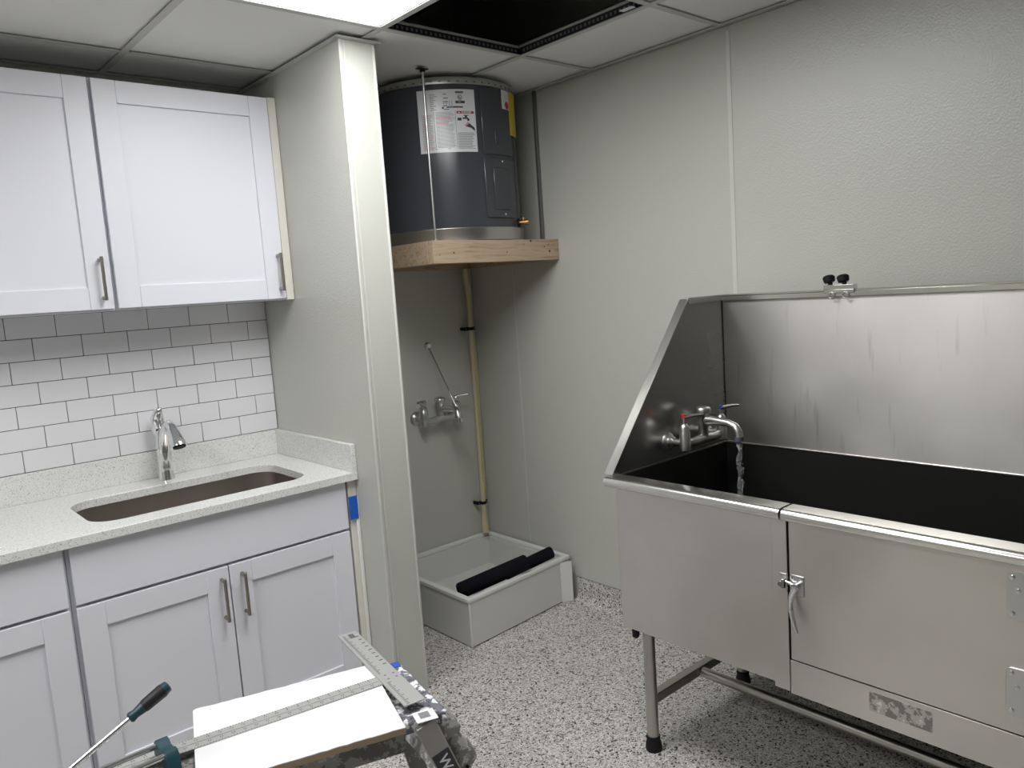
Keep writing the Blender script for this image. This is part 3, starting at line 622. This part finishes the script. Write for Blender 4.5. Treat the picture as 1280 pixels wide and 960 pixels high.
# legs, stretchers
for lx_, ly in ((-.712, -1.640), (-.178, -1.626), (-.712, -2.94), (-.178, -2.94)):
    lg = MB().tube([(lx_, ly, FLOOR + .03), (lx_, ly, ZB + .004)], .0185, 24).build('leg', 'steel_tube', tb)
    MB().lathe((lx_, ly, FLOOR), [(.0235, 0), (.026, .006), (.0245, .025), (.0215, .030), (.0215, .048)], 24).build('rubber_foot', 'black', lg, smooth=50)
for ly in (-1.633, -2.94): MB().box(-.694, -.196, ly - .015, ly + .015, .128, .158).build('cross_stretcher', 'steel_tube', tb, .003)
MB().tube([(-.45, -2.924, .137), (-.45, -1.649, .137)], .0165, 24).build('long_stretcher', 'steel_tube', tb)
MB().box(-.73, -.20, -1.70, -1.60, ZB - .012, ZB + .003).build('leg_channel', 'steel_tube', tb, .002)
MB().tube([(-.738, -1.612, ZB + .003), (-.738, -1.612, ZB - .022), (-.735, -1.614, ZB - .028)], [.012, .012, .007], 14).build('plug', 'black', tb)
MB().tube([(-.70, -2.09, ZB + .004), (-.70, -2.09, ZB - .022), (-.70, -2.09, ZB - .034)], [.014, .014, .007], 14).build('levelling_cap', 'trim_white', tb, smooth=60)
# clamp with two knobs on the rail
cb = MB().box(XB - .014, XB + .012, -2.046, -1.952, 1.3778, 1.392).box(XB - .014, XB - .0105, -2.046, -1.952, 1.366, 1.3778).build('clamp_bracket', 'steel_bright', tb, .001)
for ky in (-1.966, -2.010):
    MB().tube([(XB - .004, ky - .004, 1.392), (XB - .002, ky, 1.402)], .007, 12).add(*(lambda q: (q.v, q.f))(MB().tube([(XB - .002, ky, 1.400), (XB, ky + .004, 1.414), (XB + .001, ky + .0055, 1.420)], [.0165, .0185, .014], 9))).build('clamp_knob', 'black', cb, .002)
    ringp = [(XB - .016, ky - .010 + .0085 * math.cos(t), 1.3605 + .0085 * math.sin(t)) for t in [i * math.pi / 10 for i in range(20)]]
    MB().tube(ringp + ringp[:1], .0017, 8, False).build('tether_ring', 'rough_chrome', cb, smooth=80)
# tub faucet
tf = thing('tub_faucet', (-.39, Y0 - .004, .92), 'wall-mounted chrome faucet running water in the dog tub', 'faucet')
zf = .922; yw = Y0 - .0045; yb = yw - .068
for fx_, mt in ((-.497, 'handle_red'), (-.294, 'handle_blue')):
    MB().lathe((fx_, yw, zf), [(.030, 0), (.029, .005), (.018, .010), (.018, .022), (.013, .026), (.0125, .068)], 24, (0, -1, 0)).build('wall_flange', 'rough_chrome', tf, smooth=50)
    v = MB().lathe((fx_, yb, zf - .026), [(.011, 0), (.0175, .005), (.0175, .062), (.0155, .066), (.0165, .078), (.010, .088), (.006, .090), (.006, .108)], 20).build('valve', 'rough_chrome', tf, smooth=50)
    sg = 1
    MB().tube([(fx_ - .004, yb, zf + .084), (fx_ + .03, yb - .022, zf + .088), (fx_ + .052, yb - .036, zf + .088)], [.007, .0055, .0045], 12).build('lever', 'chrome', v, smooth=60)
    MB().lathe((fx_, yb, zf + .082), [(.008, 0), (.008, .011), (.004, .013)], 14).build('index_cap', mt, v)
MB().tube([(-.497, yb, zf), (-.445, yb, zf - .004), (-.395, yb, zf), (-.345, yb, zf - .004), (-.294, yb, zf)], [.012, .015, .0175, .015, .012], 18).build('mixing_bar', 'rough_chrome', tf, smooth=60)
MB().lathe((-.395, yb, zf + .006), [(.0165, 0), (.0155, .03), (.0205, .046), (.0205, .072), (.0245, .076), (.0245, .092), (.020, .097), (.006, .098)], 24).build('swivel_post', 'rough_chrome', tf, smooth=50)
MB().tube([(-.395, yb - .005, zf + .060), (-.398, yb - .05, zf + .061), (-.402, yb - .100, zf + .058), (-.404, yb - .124, zf + .050), (-.405, yb - .135, zf + .034), (-.405, yb - .137, zf + .016)], [.0165, .0135, .0120, .0125, .0125, .0125], 18).build('spout', 'rough_chrome', tf, smooth=60)
MB().tube([(-.405, yb - .137, zf + .019), (-.405, yb - .137, zf + .006)], .0140, 18).build('aerator', 'aerator', tf)
# running water
wx, wy = -.405, yb - .137
pts = []; rs = []
for i in range(40):
    z = zf + .005 - i * .0130; pts.append((wx + .0022 * math.sin(i * .9), wy + .0025 * math.cos(i * 1.3), z)); rs.append(.0070 + .0026 * math.sin(i * 1.9) + .0018 * math.sin(i * 3.1) + i * .00012)
wo = thing('running_water', (wx, wy, pts[-1][2]), 'clear stream of water falling from the tub faucet', 'water')
MB().tube(pts, rs, 14).build('stream', 'water', wo, smooth=180)
dm = MB()
for i in range(90):
    z = random.uniform(pts[-1][2] + .02, zf - .04); a_ = random.uniform(0, 6.28); r_ = random.uniform(.004, .014)
    c = (wx + r_ * math.cos(a_), wy + r_ * math.sin(a_), z); q = random.uniform(.0015, .0032)
    dm.lathe(c, [(.0002, -q * 2), (q * .8, -q), (q, 0), (q * .7, q), (.0002, q * 2)], 8)
dm.build('droplets', 'water', wo, smooth=180, kind='stuff')

# ================================================================== FOREGROUND: SAWHORSE AND TOOLS
OX, OY = -1.506, -1.396
ang = math.radians(-18.0)
FM = Matrix.Translation((OX, OY, 0)) @ Matrix.Rotation(ang, 4, 'Z')          # local: +x = right end, -y = toward camera
def L(mb): return mb.xf(FM)
sw = thing('sawhorse', (OX - .3, OY - .1, FLOOR), 'paint-splattered grey metal sawhorse under the white board', 'sawhorse')
L(MB().box(-1.05, -.012, -.245, -.125, .378, .482)).build('beam', 'beam', sw, .006)
L(MB().prism([(-.028, -.300), (.080, -.292), (.066, -.17), (.044, .004), (-.028, .004)], XY, .452, .4825)).build('end_cap', 'paint_splat', sw, .006)
L(MB().box(.006, .042, -.026, .002, .4828, .4840)).build('paint_smear', 'blue_paint', sw)
def leg(p0, p1, w, t, name='leg', mat='alu'):
    p0, p1 = Vector(p0), Vector(p1); d = (p1 - p0).normalized(); a = Vector((0, 1, 0)); u = a.cross(d).normalized(); v = d.cross(u)
    V = [p + u * (sx * w / 2) + v * (sy * t / 2) for p in (p0, p1) for sx, sy in ((-1, -1), (1, -1), (1, 1), (-1, 1))]
    return L(MB().add(V, [(0, 1, 2, 3), (7, 6, 5, 4), (0, 4, 5, 1), (1, 5, 6, 2), (2, 6, 7, 3), (3, 7, 4, 0)]))
n0, n1 = Vector((.020, -.299, .472)), Vector((.200, -.366, FLOOR))
nl = leg(n0, n1, .050, .026).build('leg', 'leg_alu', sw, .003)
leg((.005, .0, .455), (.12, .060, FLOOR), .045, .026).build('leg', 'alu', sw, .003)
leg((-1.00, -.285, .44), (-1.10, -.375, FLOOR), .045, .026).build('leg', 'alu', sw, .003)
leg((-1.00, .0, .44), (-1.10, .06, FLOOR), .045, .026).build('leg', 'alu', sw, .003)
L(MB().box(-1.06, -.99, -.30, .004, .42, .4815)).build('end_cap', 'beam', sw, .006)
leg((.050, .012, .28), (.128, -.305, .215), .030, .016).build('brace', 'bracket', sw, .002)
# hinge bracket on the near leg, and its small white tag
dl = (n1 - n0).normalized()
bk = L(MB().prism([(.050, .478), (.082, .462), (.094, .436), (.088, .420), (.104, .404), (.108, .384), (.122, .372), (.128, .350), (.106, .318), (.082, .312), (.070, .335), (.060, .38), (.048, .43)], lambda u, v, d: (u + .014, d, v), -.300, -.245)).build('hinge_bracket', 'bracket', sw, .005)
L(MB().tube([(.114, -.304, .335), (.114, -.296, .335)], .004, 10)).build('rivet', 'black', bk)
L(MB().box(.000, .050, -.316, -.268, .4832, .4845)).build('white_tag', 'paper', sw)
L(MB().box(.012, .036, -.302, -.276, .4847, .4852)).build('tag_print', 'ink_grey', sw)
# label on the leg
side = Vector((0, -1, 0)); uu = side.cross(dl).normalized(); vv = dl.cross(uu).normalized()
if vv.y > 0: vv = -vv
c0 = n0 + dl * .160 + vv * .0134
def lab_pt(a_, b_, e=0.): return c0 + dl * a_ + uu * b_ + vv * e
lg_lab = L(MB().add([lab_pt(-.085, -.0215), lab_pt(.085, -.0215), lab_pt(.085, .0215), lab_pt(-.085, .0215), lab_pt(-.085, -.0215, .0008), lab_pt(.085, -.0215, .0008), lab_pt(.085, .0215, .0008), lab_pt(-.085, .0215, .0008)], [(0, 1, 2, 3), (7, 6, 5, 4), (0, 4, 5, 1), (1, 5, 6, 2), (2, 6, 7, 3), (3, 7, 4, 0)])).build('black_label', 'ink', nl)
sgn = 1 if uu.x > 0 else -1
L(text_mb('WORK', .034, lambda a_, b_: lab_pt(-.022 + a_, sgn * b_ * 1.0, .0013), True)).build('label_lettering', 'label', nl)
# white board on top
bd = thing('board_offcut', (OX - .3, OY - .1, .4828), 'white-faced board offcut with brown cut edge lying on the sawhorse', 'board')
edge = [(-.0335, -.3415), (-.034, -.006)]
k = 26
edge += [(-.034 - (.431) * i / k, -.006 + random.uniform(-.0018, .0014)) for i in range(1, k)] + [(-.458, -.0055), (-.465, -.012), (-.466, -.3415)]
edge += [(-.466 + .432 * i / 30, -.3415 + random.uniform(-.0012, .0016)) for i in range(1, 30)]
L(MB().prism(edge, XY, .4836, .4970)).build('core', 'board_core', bd)
L(MB().prism(edge, XY, .4971, .4990)).build('white_face', 'white_face', bd)
# T-square lying across it
TA = math.radians(-10.2)
TM = Matrix.Translation((-1.552, -1.452, .4992)) @ Matrix.Rotation(TA, 4, 'Z')
T_ = lambda mb: mb.xf(TM)
ts = thing('t_square', (-1.75, -1.44, .499), 'aluminium drywall T-square lying across the white board', 'T-square')
BO = -.040                                               # blade offset along the head
T_(MB().box(-.86, .040, BO - .0225, BO + .0225, .0004, .0024)).build('blade', 'ruler', ts, .0006, 1)
T_(MB().box(-.86, -.016, BO - .0018, BO + .0018, .0024, .0034)).build('blade_rib', 'ruler', ts)
hd = T_(MB().box(-.006, .040, -.195, .275, .0026, .0052).box(-.014, -.006, -.195, .275, -.0105 + .011, .0052)).build('head', 'ruler', ts, .0008, 1)
for rx_, ry_ in ((.006, BO - .010), (.028, BO - .010), (.006, BO + .012), (.028, BO + .012)): T_(MB().lathe((rx_, ry_, .0052), [(.0035, 0), (.003, .001)], 10)).build('rivet', 'ink_grey', hd)
mk_ = MB()
for i in range(1, 132):
    x = -.012 - i * .00635; ll = .007 if i % 4 == 0 else .0035
    mk_.box(x - .0007, x + .0007, BO + .0223 - ll, BO + .0223, .00242, .0026).box(x - .0005, x + .0005, BO - .0223, BO - .0223 + ll, .00242, .0026)
T_(mk_).build('blade_ticks', 'ink', ts, kind='stuff')
mk_ = MB()
for i in range(1, 72):
    y = -.195 + i * .00635; ll = .010 if i % 4 == 0 else .005
    if abs(y - BO) > .028: mk_.box(-.005, -.005 + ll * 1.2, y - .0009, y + .0009, .00522, .0054)
    if i % 4 == 0 and y > .03: mk_.box(.024, .034, y - .003, y + .001, .00522, .0054)
for i in range(6): mk_.box(.010 + i * .0026, .0118 + i * .0026, .232, .262, .00522, .0054)
T_(mk_).build('head_ticks', 'ink', hd, kind='stuff')
nm = MB()
for i in range(1, 33):
    x = -.012 - i * .0254
    q = text_mb(str(i), .0095, lambda u, v, x=x: Vector((x + u, BO + .0095 + v, .0027))); nm.add(q.v, q.f)
    q = text_mb(str(48 - i), .0095, lambda u, v, x=x: Vector((x + u, BO - .0105 + v, .0027))); nm.add(q.v, q.f)
T_(nm).build('blade_numbers', 'ink', ts, kind='stuff')
# manual tile cutter at the left end
tc = thing('tile_cutter', (-2.35, -1.44, .483), 'teal manual tile cutter with two chrome rails and raised lever', 'tile cutter')
for ry in (-1.413, -1.467): MB().tube([(-2.72, ry + .001, .530), (-2.072, ry, .530)], .0065, 16).build('rail', 'chrome', tc)
MB().prism([(-1.392, .5035), (-1.398, .532), (-1.408, .541), (-1.420, .540), (-1.430, .533), (-1.450, .533), (-1.460, .540), (-1.476, .539), (-1.486, .528), (-1.492, .4905), (-1.452, .4905), (-1.448, .5045)], YZ, -2.078, -2.052).build('end_bracket', 'teal', tc, .003)
MB().box(-2.745, -2.715, -1.492, -1.392, .4835, .545).build('end_bracket', 'teal', tc, .003)
MB().box(-2.745, -2.08, -1.486, -1.396, .4835, .490).build('base_plate', 'alu', tc, .002)
MB().box(-2.36, -2.29, -1.482, -1.398, .516, .556).build('carriage', 'teal', tc, .006)
p0, p1 = Vector((-2.325, -1.447, .535)), Vector((-2.0460, -1.447, .668)); d = (p1 - p0).normalized(); L_ = (p1 - p0).length
lv = MB().tube([p0, p0 + d * (L_ - .08)], .0058, 16).build('lever', 'chrome', tc)
MB().tube([p0 + d * (L_ - .092), p0 + d * (L_ - .088), p0 + d * (L_ - .078), p0 + d * (L_ - .058), p0 + d * (L_ - .012), p0 + d * (L_ - .002), p1], [.0085, .0115, .0095, .0125, .0138, .0120, .006], 20).build('grip', 'teal', lv, smooth=60)
MB().tube([p0 + d * (L_ - .060), p0 + d * (L_ - .056), p0 + d * (L_ - .016), p0 + d * (L_ - .012)], [.0122, .0134, .0148, .0138], 20).build('grip_sleeve', 'grip', lv, smooth=60)
